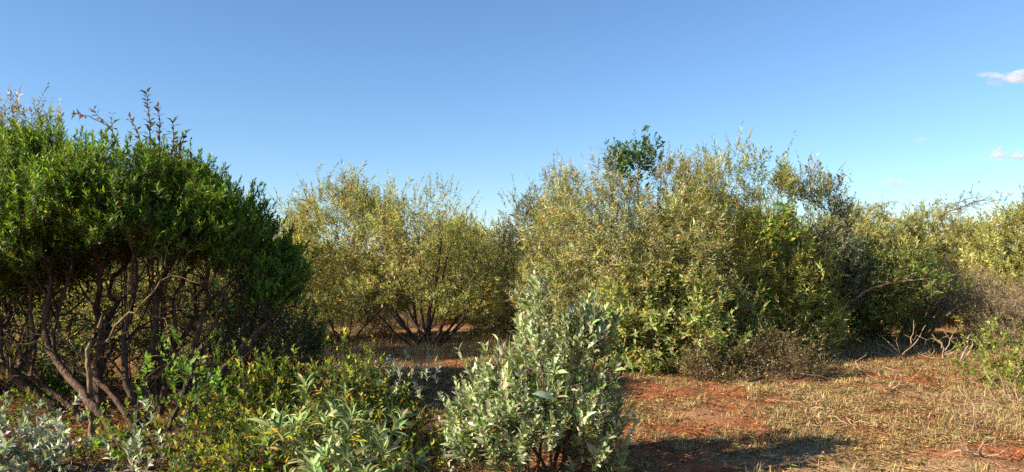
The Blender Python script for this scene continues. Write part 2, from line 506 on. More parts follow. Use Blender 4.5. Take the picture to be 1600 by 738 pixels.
def blades(name, label, rng, x, y, h, wd, lean, pal, tuft, nb, mat=M_DRY):
    """grass tufts: nb bent blades from each spot"""
    n = len(x)
    X = np.repeat(x, nb) + rng.normal(0, tuft, n * nb); Yy = np.repeat(y, nb) + rng.normal(0, tuft, n * nb)
    hh = np.repeat(h, nb) * rng.uniform(.45, 1.15, n * nb)
    az = rng.uniform(0, 6.283, n * nb)
    le = np.clip(np.abs(rng.normal(lean, .3, n * nb)), 0.03, 1.5)
    B = np.stack([X, Yy, gz(X, Yy) - .004], -1)
    hd = np.stack([np.cos(az), np.sin(az), 0 * az], -1)
    up = np.array([0, 0, 1.])
    d1 = norm(hd * np.sin(le * .6)[:, None] + up * np.cos(le * .6)[:, None])
    d2 = norm(hd * np.sin(np.minimum(le * 1.4, 1.75))[:, None] + up * np.cos(np.minimum(le * 1.4, 1.75))[:, None])
    sd = np.stack([-np.sin(az + rng.normal(0, .5, n * nb)), np.cos(az), 0 * az], -1)
    w2 = wd * rng.uniform(.6, 1.4, n * nb)
    M = B + d1 * (hh * .55)[:, None]; Tp = M + d2 * (hh * .5)[:, None]
    Tp[:, 2] = np.maximum(Tp[:, 2], gz(Tp[:, 0], Tp[:, 1]) + .004)
    V = np.stack([B - sd * w2[:, None] * .5, B + sd * w2[:, None] * .5, M + sd * w2[:, None] * .4, M - sd * w2[:, None] * .4, Tp], 1)
    b = (np.arange(n * nb) * 5)[:, None]
    col = palette(rng, n * nb, pal, .25, np.repeat(np.exp(rng.normal(0, .2, n)), nb))
    o = mesh_obj(name, V.reshape(-1, 3), b + np.array([[0, 1, 2, 3]]), b + np.array([[3, 2, 4]]), mat, None, np.repeat(col, 5, 0), smooth=False)
    return tag(o, label, "grass", kind="stuff")

def flakes(name, label, cat, rng, x, y, L, wd, pal, tilt=.35, mat=M_DRY):
    """fallen leaves and straw lying on the ground"""
    n = len(x)
    az = rng.uniform(0, 6.283, n)
    d = np.stack([np.cos(az), np.sin(az), rng.normal(0, tilt, n)], -1)
    nr = np.stack([rng.normal(0, tilt, n), rng.normal(0, tilt, n), np.ones(n)], -1)
    lv = Leaves()
    lv.put(np.stack([x, y, gz(x, y) + .004 + np.abs(rng.normal(0, .012, n))], -1), d, nr, L, wd, palette(rng, n, pal, .3))
    o = lv.build(name, mat, None, 4)
    return tag(o, label, cat, kind="stuff")

rng = np.random.default_rng(5)
def clearing(x, y):
    """1 on open ground, less where red soil is bare"""
    bare = vnoise(x * .9 + 3, y * .9, 21) * .6 + vnoise(x * 2.7, y * 2.7, 22) * .4
    red = np.exp(-((x - 1.6) / 1.3) ** 2 - ((y - 7.4) / 1.0) ** 2) * .13 + np.exp(-((x - 4.2) / 1.2) ** 2 - ((y - 5.5) / .7) ** 2) * 1.0
    return np.clip((bare - .30 - red) / .25, 0.04, 1)

x, y = wedge(rng, 30000, 4.8, 17)
k = rng.uniform(0, 1, len(x)) < clearing(x, y); x, y = x[k], y[k]
blades("dry_grass", "short straw coloured dry grass matted over the red clearing", rng, x, y, rng.uniform(.03, .10, len(x)), .0034, 1.2, STRAW, .06, 13)
x, y = wedge(rng, 4200, 4.8, 15)
k = (rng.uniform(0, 1, len(x)) < clearing(x, y) + .12) & (x > -.4 * y + 1.4); x, y = x[k], y[k]
blades("tufted_grass", "small tussocks of half dead grass dotted over the clearing", rng, x, y, rng.uniform(.05, .12, len(x)), .0034, .8,
       [(4, (.58, .43, .2)), (3, (.42, .33, .14)), (2.4, (.26, .27, .1)), (1, (.3, .19, .11))], .045, 42)
x, y = wedge(rng, 240000, 4.8, 16)
k = rng.uniform(0, 1, len(x)) < np.clip(clearing(x, y) + .15, 0, 1); x, y = x[k], y[k]
flakes("straw_litter", "fallen straw and broken stalks lying on the red soil", "litter", rng, x, y, rng.uniform(.02, .12, len(x)), rng.uniform(.002, .0045, len(x)), STRAW + [(2, (.28, .17, .1))], .22)
x, y = wedge(rng, 26000, 4.8, 14)
k = (x < 1.2 + .3 * rng.normal(0, 1, len(x))) | (rng.uniform(0, 1, len(x)) < .3); x, y = x[k], y[k]
flakes("leaf_litter", "brown fallen leaves scattered under the bushes", "litter", rng, x, y, rng.uniform(.025, .06, len(x)), rng.uniform(.01, .022, len(x)),
       [(3, (.16, .09, .05)), (3, (.26, .16, .09)), (1, (.4, .3, .19)), (.5, (.3, .12, .05))], .4)
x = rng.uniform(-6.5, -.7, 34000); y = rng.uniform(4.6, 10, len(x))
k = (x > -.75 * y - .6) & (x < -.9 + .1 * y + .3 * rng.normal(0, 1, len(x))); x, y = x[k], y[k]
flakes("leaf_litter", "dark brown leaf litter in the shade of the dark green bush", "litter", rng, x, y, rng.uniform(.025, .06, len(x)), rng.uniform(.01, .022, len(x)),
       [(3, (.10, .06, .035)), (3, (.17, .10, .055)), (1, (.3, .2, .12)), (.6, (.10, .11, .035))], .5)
# taller brown grass round the feet of the bushes
x, y = wedge(rng, 8500, 9.2, 18)
k = (vnoise(x * .8, y * .8, 31) > .42) & ~((x > .9) & (y < 10.6 + .12 * (x - 1))) & ~((np.abs(x + .3) < .75) & (y < 12)); x, y = x[k], y[k]
blades("tall_dry_grass", "taller brown dead grass tangled between the bush trunks", rng, x, y, rng.uniform(.08, .30, len(x)) * (.5 + vnoise(x * 2.3, y * 2.3, 37)), .0042, .7, BROWN + STRAW[:1], .10, 15)
y = rng.uniform(6.9, 10.5, 800); x = y * rng.uniform(.56, .84, 800)
blades("tall_dry_grass", "tangle of pale dry grass stems round the yellow green shrub at the right edge", rng, x, y, rng.uniform(.05, .17, 800), .0036, 1.0, STRAW + BROWN[:2], .08, 10)

# ------------------------------------------------------------------ palettes
EVER = [(4, (.14, .235, .026)), (3, (.095, .175, .022)), (2.4, (.20, .31, .036)), (.2, (.40, .36, .05)), (.15, (.3, .17, .06))]
OLIVE = [(4, (0.356, 0.367, 0.111)), (3, (0.216, 0.286, 0.085)), (1.8, (0.458, 0.435, 0.171)), (1.0, (0.56, 0.408, 0.105)), (1.0, (0.534, 0.462, 0.302)), (0.3, (0.585, 0.299, 0.053))]
PINK = [(3.4, (0.348, 0.376, 0.123)), (1.8, (0.534, 0.484, 0.324)), (2, (0.224, 0.302, 0.091)), (0.9, (0.62, 0.591, 0.441)), (1.0, (0.546, 0.417, 0.104)), (0.3, (0.571, 0.296, 0.052))]
YELLOW = [(4, (0.372, 0.4, 0.096)), (3, (0.248, 0.326, 0.076)), (1.2, (0.55, 0.504, 0.137)), (0.8, (0.605, 0.445, 0.096)), (0.6, (0.522, 0.415, 0.232))]
PALE = [(4, (0.414, 0.425, 0.132)), (3, (0.299, 0.342, 0.102)), (1.6, (0.552, 0.496, 0.216)), (0.8, (0.529, 0.401, 0.12)), (0.8, (0.506, 0.425, 0.288))]
GREYGREEN = [(4, (0.196, 0.23, 0.127)), (2, (0.287, 0.31, 0.196)), (1, (0.38, 0.356, 0.218)), (0.4, (0.46, 0.333, 0.138))]
SILV = [(5, (.44, .46, .28)), (3, (.33, .38, .18)), (2.2, (.21, .28, .09)), (1, (.54, .54, .38))]
WHITE = [(4, (.50, .52, .40)), (2, (.38, .42, .28)), (1, (.28, .33, .2))]
LIME = [(4, (.20, .30, .04)), (3, (.12, .23, .035)), (1.5, (.33, .36, .06)), (.6, (.4, .28, .05))]
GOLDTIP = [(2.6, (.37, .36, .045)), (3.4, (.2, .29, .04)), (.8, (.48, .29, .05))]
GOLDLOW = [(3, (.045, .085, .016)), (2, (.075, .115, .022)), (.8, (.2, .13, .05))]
BROADLEAF = [(4, (0.264, 0.336, 0.09)), (3, (0.385, 0.414, 0.144)), (2, (0.176, 0.258, 0.066)), (0.8, (0.55, 0.347, 0.06)), (0.8, (0.462, 0.358, 0.24))]
BROWNLEAF = [(3, (0.368, 0.253, 0.132)), (2, (0.287, 0.23, 0.108)), (1, (0.287, 0.287, 0.096)), (1, (0.46, 0.345, 0.216))]
SAGE = [(4, (.27, .34, .14)), (2, (.37, .42, .22)), (1.2, (.18, .26, .09))]
YDEAD = [(3, (.6, .44, .05)), (2, (.48, .29, .05)), (1, (.33, .4, .08)), (.7, (.34, .18, .06))]
P = lambda pts, Y: [px(a, b, (c if len(r) else Y))[()] for a, b, *r in pts for c in [r[0] if r else Y]]

# ------------------------------------------------------------------ the evergreen bush on the left
def ground_at(xp, Y):
    q = px(xp, HORIZON, Y); q[2] = float(gz(q[0], Y)) - .04
    return q
Lb = 6.75
lines = [
    ([ground_at(205, 6.5)] + P([(160, 650, 6.6), (108, 590, 6.8), (76, 542, 6.9), (72, 480, 7.0), (80, 430, 7.1), (62, 385, 7.2), (40, 330, 7.4)], Lb), [0.039, 0.035, 0.032, 0.028, 0.020, 0.017, 0.013, 0.007]),
    ([ground_at(225, 6.9)] + P([(178, 620, 7.0), (136, 585, 7.1), (84, 550, 7.1), (96, 470, 7.2), (112, 420, 7.3), (118, 350, 7.5)], Lb), [0.032, 0.029, 0.027, 0.020, 0.015, 0.013, 0.008]),
    ([ground_at(232, 7.0)] + P([(196, 590, 7.0), (195, 540, 7.1), (203, 482, 7.2), (214, 440, 7.3), (210, 390, 7.5), (218, 320, 7.8)], Lb), [0.027, 0.022, 0.019, 0.016, 0.015, 0.011, 0.006]),
    ([ground_at(240, 7.0)] + P([(226, 600, 7.1), (242, 520, 7.2), (246, 465, 7.3), (262, 410, 7.5), (290, 340, 7.8)], Lb), [0.027, 0.022, 0.019, 0.015, 0.013, 0.007]),
    ([ground_at(262, 6.9)] + P([(290, 600, 7.0), (312, 545, 7.1), (350, 480, 7.3), (392, 430, 7.6), (430, 390, 7.9)], Lb), [0.025, 0.020, 0.016, 0.013, 0.009, 0.005]),
    ([ground_at(150, 7.3)] + P([(60, 590, 7.3), (20, 530, 7.4), (-40, 480, 7.6), (-100, 400, 7.8)], Lb), [0.022, 0.019, 0.015, 0.013, 0.007]),
    ([ground_at(300, 7.3)] + P([(372, 560, 7.5), (420, 500, 7.8), (455, 450, 8.0)], Lb), [0.019, 0.013, 0.009, 0.004]),
    ([ground_at(285, 7.1)] + P([(305, 610, 7.2), (298, 560, 7.3), (312, 510, 7.3), (330, 470, 7.4), (372, 430, 7.6)], Lb), [.03, .026, .021, .018, .014, .008]),
    ([ground_at(296, 7.0)] + P([(340, 590, 7.1), (390, 530, 7.3), (430, 490, 7.6), (452, 470, 7.8)], Lb), [.024, .02, .015, .011, .006]),
    ([ground_at(250, 7.4)] + P([(262, 590, 7.4), (276, 520, 7.5), (270, 470, 7.5), (300, 420, 7.7)], Lb), [.028, .024, .02, .016, .009]),
    ([ground_at(170, 7.5)] + P([(150, 590, 7.5), (160, 530, 7.5), (150, 480, 7.6), (165, 410, 7.7)], Lb), [.026, .022, .018, .015, .009]),
    ([ground_at(110, 7.6)] + P([(40, 600, 7.5), (-20, 560, 7.4), (-70, 520, 7.5), (-120, 440, 7.7)], Lb), [.03, .026, .02, .016, .01]),
]
bush("evergreen_bush", "tall dense dark green bush with a rounded crown over bare twisted brown trunks", "bush", 11,
     [(-190, 380), (-90, 300), (-30, 278), (20, 256), (40, 242), (80, 230), (112, 244), (150, 262), (178, 248), (205, 236), (240, 238), (275, 250), (315, 260), (345, 276), (376, 300), (400, 328), (420, 358), (434, 396), (442, 432), (448, 465)],
     [(-190, 460), (-60, 470), (20, 460), (100, 405), (200, 385), (300, 388), (360, 402), (410, 440), (448, 475)],
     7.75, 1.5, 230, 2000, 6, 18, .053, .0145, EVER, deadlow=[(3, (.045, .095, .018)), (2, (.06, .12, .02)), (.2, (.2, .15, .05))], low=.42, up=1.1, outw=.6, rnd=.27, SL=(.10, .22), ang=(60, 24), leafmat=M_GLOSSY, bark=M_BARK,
     tpl=5, r0=.004, lines=lines, inner=.25, thick=.013, bf=.25, sides=8, sag=.05, shoot_off=.085, tipw=.75, sj=.16, clump=1.8, cs=2.9, wild=.035, ragged=30,
     airy=0, wands=0, bare=(2900, [(-190, 420), (0, 400), (200, 360), (400, 400), (480, 450)], [(-190, 590), (0, 590), (200, 560), (400, 570), (480, 540)]))

# the cut stub and the bare twigs below the crown belong to plants of their own
def dead_branch(name, label, cat, seed, pts, r, n, box, mat=M_DEAD, parent_at=None, bf=.3, group=None, r0=.0035, seg=.12, sag=0.0, part=None):
    """a bare branch along pts with n side twigs that end inside box (half sizes) round its points"""
    rng = np.random.default_rng(seed)
    pts = np.asarray(pts, float)
    w = Wood(); w.stem_line(pts, 0, r, .08, rng, .01)
    k = rng.integers(len(pts) // 2, len(pts), n)
    T = pts[k] + rng.uniform(-1, 1, (n, 3)) * np.array(box)
    T[:, 2] = np.maximum(T[:, 2], gz(T[:, 0], T[:, 1]) + .015)
    w.grow(T, rng, bf=bf, seg=seg, jit=.05, sag=sag)
    w.radii(r0, 2.5)
    o = w.tubes(name, mat, None, np.ones(len(w.P), bool), 5)
    o.location = (0, 0, 0)
    return tag(o, label, cat, group)

q = P([(140, 600, 6.7), (137, 560, 6.72), (142, 535, 6.72), (155, 512, 6.72), (160, 492, 6.72)], 6.7)
dead_branch("tree_stump", "pale cut off stub of a trunk below the dark green bush", "stump", 301, [ground_at(150, 6.72)] + q, [.034, .025, .021, .019, .018, .017], 3, (.1, .1, .1), M_STUB)
dead_branch("dead_branch", "bare pale branch leaning between the trunks of the dark green bush", "branch", 302,
            P([(165, 535, 6.75), (190, 500, 6.7), (218, 478, 6.65), (250, 440, 6.6), (258, 405, 6.6)], 6.7), [.011, .010, .009, .007, .004], 22, (.35, .2, .3), M_STUB, r0=.0026)

def sapling(name, label, seed, stems, LL, LW, pal, mat, gap=.035, ang=(70, 50), bark=M_BARK_DARK, rr=(.009, .003), tpl=5, bare=.25, cat="sapling", group=None, opp=True):
    """upright wands with leaves in pairs"""
    rng = np.random.default_rng(seed)
    loc = np.array(stems[0][0]); root = empty(name, loc, label, cat, group)
    w = Wood(); lv = Leaves()
    for s, st in enumerate(stems):
        st = np.asarray(st, float); a0 = len(w.P)
        w.stem_line(st, s, list(np.linspace(rr[0], rr[1], len(st))), gap, rng, .004)
        Pn = np.array(w.P[a0:]); d = norm(np.gradient(Pn, axis=0))
        i = np.arange(int(len(Pn) * bare), len(Pn)); m = len(i)
        e1, e2 = frames(d[i])
        for sg in ((1, -1) if opp else (1,)):
            az = (np.arange(m) * (1.57 if opp else 2.4)) + rng.normal(0, .3, m)
            rad = sg * (np.cos(az)[:, None] * e1 + np.sin(az)[:, None] * e2)
            a = np.radians(rng.normal(ang[0], 10, m) + (ang[1] - ang[0]) * np.linspace(0, 1, m))
            ld = np.cos(a)[:, None] * d[i] + np.sin(a)[:, None] * rad
            nr = np.sin(a)[:, None] * d[i] - np.cos(a)[:, None] * rad
            sz = np.exp(rng.normal(0, .18, m)) * np.linspace(1, .65, m)
            lv.put(Pn[i], ld, nr + rng.normal(0, .2, (m, 3)), LL * sz, LW * sz, palette(rng, m, pal, .2))
    w.radii(.002)
    for s in range(len(stems)):
        w.tubes("stem", bark, root, np.array(w.stem) == s, 5)
    lv.build("leaves", mat, root, tpl)
    return root

REDD = [(3, (.075, .085, .03)), (2, (.13, .075, .035)), (1, (.19, .09, .05))]
b0 = ground_at(250, 7.6)
sapling("sapling", "thin sapling with paired dark reddish leaves poking above the dark green bush", 21,
        [[b0] + P([(240, 500, 7.6), (236, 300, 7.6), (236, 235, 7.6), (234, 190, 7.6), (229, 146, 7.6)], 7.6),
         [b0 + .02] + P([(246, 480, 7.6), (250, 300, 7.6), (249, 230, 7.6), (250, 196, 7.6), (247, 168, 7.6)], 7.6),
         [b0 + .03] + P([(252, 480, 7.6), (262, 310, 7.6), (268, 240, 7.55), (271, 210, 7.55), (270, 190, 7.55)], 7.6),
         [b0 + .04] + P([(256, 480, 7.6), (275, 310, 7.6), (278, 250, 7.55), (284, 225, 7.55), (290, 208, 7.55)], 7.6),
         [b0 - .02] + P([(236, 480, 7.95), (224, 320, 7.6), (222, 240, 7.6), (214, 205, 7.6), (204, 186, 7.6)], 7.6)],
        .105, .042, REDD, M_LEAF, gap=.036, bare=.74, rr=(.012, .003))
sapling("sapling", "leggy dark twig with a few leaves at its tips above the dark green bush", 22,
        [[ground_at(200, 8.0)] + P([(190, 450, 8.0), (186, 260, 7.9), (175, 205, 7.8), (150, 188, 7.8), (134, 181, 7.8), (118, 178, 7.8)], 7.8),
         [ground_at(204, 8.0)] + P([(194, 450, 8.0), (188, 260, 7.9), (172, 200, 7.82), (158, 186, 7.82), (147, 172, 7.82)], 7.8),
         [ground_at(208, 8.0)] + P([(198, 450, 8.0), (192, 260, 7.9), (178, 215, 7.82), (175, 195, 7.82), (175, 180, 7.82)], 7.8)],
        .095, .042, REDD, M_LEAF, gap=.04, bare=.955, rr=(.008, .0025))

# ------------------------------------------------------------------ bushes behind
common = dict(ang=(70, 32), r0=.003)
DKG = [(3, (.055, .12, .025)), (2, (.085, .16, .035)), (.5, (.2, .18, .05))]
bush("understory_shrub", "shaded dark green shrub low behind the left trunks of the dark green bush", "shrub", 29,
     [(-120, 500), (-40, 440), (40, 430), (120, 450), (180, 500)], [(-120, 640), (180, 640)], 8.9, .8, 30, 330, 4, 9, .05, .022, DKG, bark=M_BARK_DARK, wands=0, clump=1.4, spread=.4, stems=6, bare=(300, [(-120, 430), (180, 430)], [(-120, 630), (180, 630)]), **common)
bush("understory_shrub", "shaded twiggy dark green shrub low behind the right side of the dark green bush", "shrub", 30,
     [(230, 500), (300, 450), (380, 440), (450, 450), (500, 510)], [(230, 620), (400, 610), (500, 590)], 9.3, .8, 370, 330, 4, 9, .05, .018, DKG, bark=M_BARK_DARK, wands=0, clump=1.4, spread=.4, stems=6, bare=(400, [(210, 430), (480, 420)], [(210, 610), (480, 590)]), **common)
bush("silver_shrub", "tall pale silvery shrub whose tips rise behind the dark green bush", "shrub", 31,
     [(-80, 220), (-30, 190), (0, 180), (25, 174), (50, 178), (78, 182), (110, 230)], [(-80, 420), (110, 420)], 10.2, .9, 10, 300, 5, 16, .07, .017, [(3, (.40, .33, .26)), (3, (.26, .26, .18)), (1, (.5, .42, .33))], **common)
bush("olive_bush", "olive bush seen through the trunks of the dark green bush", "bush", 32,
     [(-160, 400), (-60, 355), (60, 345), (160, 350), (230, 400)], [(-160, 560), (230, 570)], 12.5, 1.2, 30, 500, 4, 16, .062, .014, OLIVE, **common)
bush("olive_bush", "olive bush behind the right side of the dark green bush, half hidden by it", "bush", 33,
     [(200, 420), (260, 375), (340, 365), (420, 360), (470, 385), (500, 440)], [(200, 570), (500, 560)], 12.8, 1.2, 350, 500, 4, 16, .06, .014, OLIVE, **common)
bush("olive_bush", "loose olive bush with tall pale tips just right of the dark green bush", "bush", 34,
     [(440, 350), (458, 318), (470, 308), (490, 322), (512, 306), (530, 290), (556, 284), (580, 306), (610, 330), (640, 380)], [(440, 470), (540, 490), (640, 480)],
     14.2, 1.2, 540, 420, 5, 16, .085, .0145, OLIVE, up=1.0, SL=(.18, .42), spread=.35, thick=.011, **common)
rngt = np.random.default_rng(36)
lines = [([ground_at(668, 13)] + P([(668, 520), (672, 480), (684, 420), (690, 350)], 13), [.055, .045, .038, .026, .012])]
for tx, ty, r in [(612, 478, .04), (575, 455, .034), (752, 462, .036), (722, 430, .034), (640, 420, .034), (600, 420, .028), (762, 430, .026), (655, 370, .03), (705, 380, .03), (590, 490, .022), (745, 490, .02)]:
    e = px(tx, ty, 13 + rngt.uniform(-.8, .8)); b = ground_at(668 + rngt.uniform(-8, 8), 13 + rngt.uniform(-.08, .08))
    lines.append(([b, b + (e - b) * .45 + np.array([0, 0, -.06]) + rngt.normal(0, .05, 3), e], [r, r * .8, r * .4]))
bush("olive_tree", "small spreading tree with sparse olive leaves and dark forked trunks in the gap", "tree", 35,
     [(545, 450), (566, 380), (590, 340), (604, 318), (626, 306), (648, 312), (664, 302), (690, 286), (702, 306), (724, 328), (742, 358), (762, 390), (780, 440)],
     [(545, 490), (600, 488), (668, 462), (740, 484), (780, 490)], 13, 1.15, 668, 400, 4, 14, .062, .0155, OLIVE, lines=lines, bark=M_BARK_DARK, inner=.8, clump=2.0, airy=.75, bare=(600, [(550, 430), (668, 340), (775, 430)], [(550, 525), (668, 530), (775, 520)]),
     SL=(.16, .34), rnd=.55, thick=.012, up=.8, **common)
for i, (a0, a1, yt, yb, YY, lab) in enumerate([(500, 610, 470, 545, 14.6, "brown dry shrub under the loose olive bush with tall pale tips"), (735, 800, 470, 530, 16.2, "brown dry shrub right of the small forked tree, under the gap"), (590, 680, 480, 520, 17.5, "brown dry shrub seen between the trunks of the small forked tree"), (395, 500, 480, 540, 13.2, "brown dry shrub behind the shaded right end of the dark green bush")]):
    bush("dry_shrub", lab, "shrub", 230 + i, [(a0, yt + 25), ((a0 + a1) / 2, yt), (a1, yt + 25)], [(a0, yb), (a1, yb)], YY, .7, (a0 + a1) / 2, 150, 4, 8, .04, .009, BROWNLEAF, bark=M_GREY, wands=0, ang=(70, 32), r0=.003, up=.8, rnd=.6)
bush("olive_bush", "olive bush in the gap between the small forked tree and the big bush", "bush", 36,
     [(735, 400), (752, 372), (780, 362), (806, 352), (840, 350), (870, 380)], [(735, 510), (870, 520)], 15.6, 1.2, 790, 380, 4, 15, .065, .015, OLIVE, **common)
bush("grey_shrub", "sparse grey green shrub with airy tips against the sky by the big bush", "shrub", 37,
     [(782, 350), (794, 322), (812, 308), (832, 305), (850, 320)], [(782, 400), (850, 400)], 13.6, .5, 812, 70, 4, 13, .075, .017, GREYGREEN, bark=M_BARK_DARK, stems=3, spread=.12, SL=(.12, .28), **common)
bush("big_bush", "wide pinkish olive bush with dry seed heads on its crown", "bush", 38,
     [(815, 430), (826, 365), (846, 300), (860, 272), (874, 244), (888, 262), (905, 274), (925, 262), (945, 258), (965, 276), (1000, 280), (1030, 262), (1060, 258), (1090, 262), (1130, 300), (1165, 400)],
     [(815, 500), (900, 525), (1000, 545), (1165, 545)], 12.0, 1.6, 985, 1150, 5, 15, .066, .0125, PINK, wandpal=[(3, (.5, .4, .32)), (2, (.42, .33, .2)), (2, (.3, .3, .13))], rnd=.55, SL=(.16, .36), spread=.5, stems=7, bare=(320, [(830, 330), (960, 290), (1090, 340)], [(830, 520), (1000, 570), (1110, 560)]), thick=.012, inner=.45, up=.95, clump=2.0, cs=1.8, airy=.75, ragged=38, **common)
bush("olive_bush", "tallest olive bush with a rounded yellowish crown on the right", "bush", 39,
     [(1010, 410), (1036, 305), (1070, 270), (1098, 256), (1130, 252), (1152, 236), (1180, 242), (1204, 258), (1230, 274), (1252, 304), (1268, 330), (1290, 390)],
     [(1010, 540), (1296, 545)], 12.6, 1.5, 1160, 1080, 5, 15, .08, .018, YELLOW, rnd=.5, SL=(.16, .38), spread=.5, stems=7, bare=(300, [(1050, 330), (1160, 260), (1270, 360)], [(1050, 560), (1275, 560)]), thick=.012, up=1.0, clump=2.0, cs=1.8, airy=.75, ragged=38, **common)
bush("grey_shrub", "dark grey green shrub leaning out of the shaded side of the tallest bush", "shrub", 40,
     [(1225, 380), (1245, 300), (1262, 268), (1280, 276), (1298, 282), (1308, 312), (1322, 335), (1335, 380)], [(1225, 470), (1335, 480)], 13.2, .9, 1275, 380, 5, 14, .06, .02, GREYGREEN, up=1.1, SL=(.15, .34), bark=M_BARK_DARK, **common)
bush("green_sapling", "dark green sapling standing out of the top of the big pinkish bush", "sapling", 41,
     [(958, 250), (966, 226), (985, 220), (1006, 216), (1022, 232), (1030, 252)], [(958, 268), (990, 285), (1030, 262)], 12.2, .3, 990, 60, 4, 12, .055, .026, DKG, leafmat=M_GLOSSY, stems=1, spread=.05, SL=(.08, .16), thick=.008, leaf_name="leaves", stem_name="stem", **common)
bush("green_sapling", "bright lime green sapling among the leaves of the tallest bush", "sapling", 42,
     [(1195, 345), (1225, 316), (1250, 322), (1272, 355)], [(1195, 385), (1272, 395)], 11.3, .35, 1235, 38, 3, 10, .05, .028, LIME, stems=1, spread=.05, SL=(.08, .16), thick=.008, leaf_name="leaves", stem_name="stem", **common)
bush("broadleaf_shrub", "yellow green broad leaved shrub in front of the big bush", "shrub", 43,
     [(925, 500), (950, 450), (1000, 430), (1050, 425), (1110, 440), (1160, 470), (1185, 520)], [(925, 560), (1000, 575), (1100, 565), (1185, 550)], 10.9, .8, 1050, 480, 4, 11, .085, .028, BROADLEAF,
     ang=(75, 40), r0=.003, stems=6, spread=.4, SL=(.14, .3), tpl=5)
bush("grey_shrub", "low tangled brownish grey shrub of dry twigs at the foot of the tallest bush", "shrub", 44,
     [(1075, 560), (1110, 528), (1170, 515), (1240, 522), (1285, 550)], [(1075, 610), (1180, 615), (1285, 600)], 10.1, .55, 1180, 420, 3, 7, .032, .012, [(3, (.24, .18, .09)), (2, (.18, .19, .07)), (1, (.36, .27, .15))],
     bark=M_BARK, up=.5, rnd=.8, SL=(.12, .3), r0=.0025, stems=7, spread=.5)
bush("green_bush", "bright green topped bush with a deep shaded hollow beneath it", "bush", 45,
     [(1255, 440), (1290, 385), (1330, 372), (1380, 385), (1430, 392), (1470, 415), (1490, 450)], [(1255, 520), (1330, 520), (1420, 460), (1490, 470)], 13.4, 1.2, 1345, 480, 4, 12, .055, .022, [(3, (.19, .26, .05)), (3, (.14, .2, .05)), (1.5, (.3, .3, .08)), (.6, (.4, .3, .1))], bark=M_BARK_DARK, clump=1.5, bare=(200, [(1260, 430), (1480, 440)], [(1260, 530), (1480, 520)]), **common)
bush("dark_shrub", "dark green leafy shrub drooping in the hollow at the back of the clearing", "shrub", 46,
     [(1340, 480), (1370, 450), (1410, 450), (1440, 475)], [(1340, 520), (1440, 520)], 13.9, .4, 1390, 130, 4, 12, .075, .018, LIME, up=.1, outw=.6, sag=.6, stems=3, **common)

# brown dry bush, its bundle of stems fanning out
rngb = np.random.default_rng(47)
fan = []
for i in range(26):
    b = ground_at(1420 + rngb.uniform(-25, 25), 14.2 + rngb.uniform(-.3, .3))
    e = px(1470 + rngb.uniform(-30, 95), 430 + rngb.uniform(0, 45), 14.0 + rngb.uniform(-.5, .4))
    mid = b + (e - b) * .5 + np.array([-.05, 0, .22]) + rngb.normal(0, .05, 3)
    fan.append(([b, mid, e], [.017, .012, .006]))
bush("dry_bush", "brown dry bush with a fan of bare grey stems leaning right", "bush", 47,
     [(1420, 470), (1450, 435), (1490, 410), (1530, 415), (1565, 440), (1590, 480)], [(1420, 490), (1500, 480), (1590, 530)], 14.2, .9, 1425, 520, 4, 8, .04, .009, BROWNLEAF,
     lines=fan, bark=M_GREY, up=.5, rnd=.7, SL=(.15, .35), r0=.003, thick=.009, sides=5)

# row behind the clearing on the right
bush("olive_bush", "olive bush just right of the tallest bush, lower than it", "bush", 48,
     [(1290, 400), (1310, 345), (1345, 335), (1385, 342), (1420, 345), (1450, 400)], [(1290, 500), (1450, 500)], 17.2, 1.4, 1365, 640, 5, 15, .075, .021, PALE, clump=.7, **common)
bush("olive_bush", "pale olive bush with cream seed heads in the row behind the clearing", "bush", 49,
     [(1395, 400), (1420, 345), (1450, 332), (1490, 340), (1530, 345), (1560, 400)], [(1395, 500), (1560, 500)], 18, 1.5, 1475, 640, 5, 15, .075, .021, PALE + [(1.6, (.5, .43, .29))], clump=.7, **common)
bush("olive_bush", "tall yellow olive bush at the right end of the row behind the clearing", "bush", 50,
     [(1500, 420), (1530, 360), (1560, 336), (1590, 322), (1640, 315), (1700, 330), (1730, 400)], [(1500, 500), (1730, 510)], 16.2, 1.4, 1610, 700, 5, 15, .075, .024, PALE, clump=.8, **common)
bush("brown_bush", "brownish feathery bush low down at the right edge behind the clearing", "bush", 51,
     [(1520, 490), (1560, 450), (1610, 440), (1660, 470)], [(1520, 540), (1660, 550)], 12.6, .8, 1595, 260, 4, 9, .045, .01, BROWNLEAF, bark=M_GREY, **common)

# flat topped thorn trees over the row
def thorn_tree(label, seed, base_x, Y, tiers, group):
    rng = np.random.default_rng(seed)
    b = ground_at(base_x, Y); root = empty("thorn_tree", b, label, "tree", group)
    w = Wood(); T = []
    w.stem_line([b, b + (px(tiers[0][0], tiers[0][1], Y) - b) * .5 + np.array([.1, 0, 0]), px(tiers[0][0], tiers[0][1], Y)], 0, [.05, .035, .015], .15, rng, .02)
    for x0, y0, x1, y1, m in tiers:
        t = rng.uniform(0, 1, m); p = px(x0 + (x1 - x0) * t, y0 + (y1 - y0) * t, Y); p[:, 1] += rng.uniform(-.8, .8, m); p[:, 2] += rng.normal(0, .05, m); T.append(p)
    T = np.concatenate(T); w.grow(T, rng, bf=.2, seg=.15); w.radii(.006, 2.4)
    w.tubes("trunk", M_BARK_DARK, root, w.R >= .015, 6); w.tubes("twigs", M_BARK_DARK, root, w.R < .015, 4)
    lv = Leaves()
    B = np.repeat(T, 2, 0) + rng.normal(0, .06, (len(T) * 2, 3)); D = rng.normal(0, 1, B.shape) * [1, 1, .35] + [.4, 0, .1]
    shoots(lv, rng, B, D, rng.uniform(.12, .28, len(B)), 10, .04, .012, GREYGREEN, (75, 50), 0.0)
    lv.build("crown", M_LEAF, root, 4)
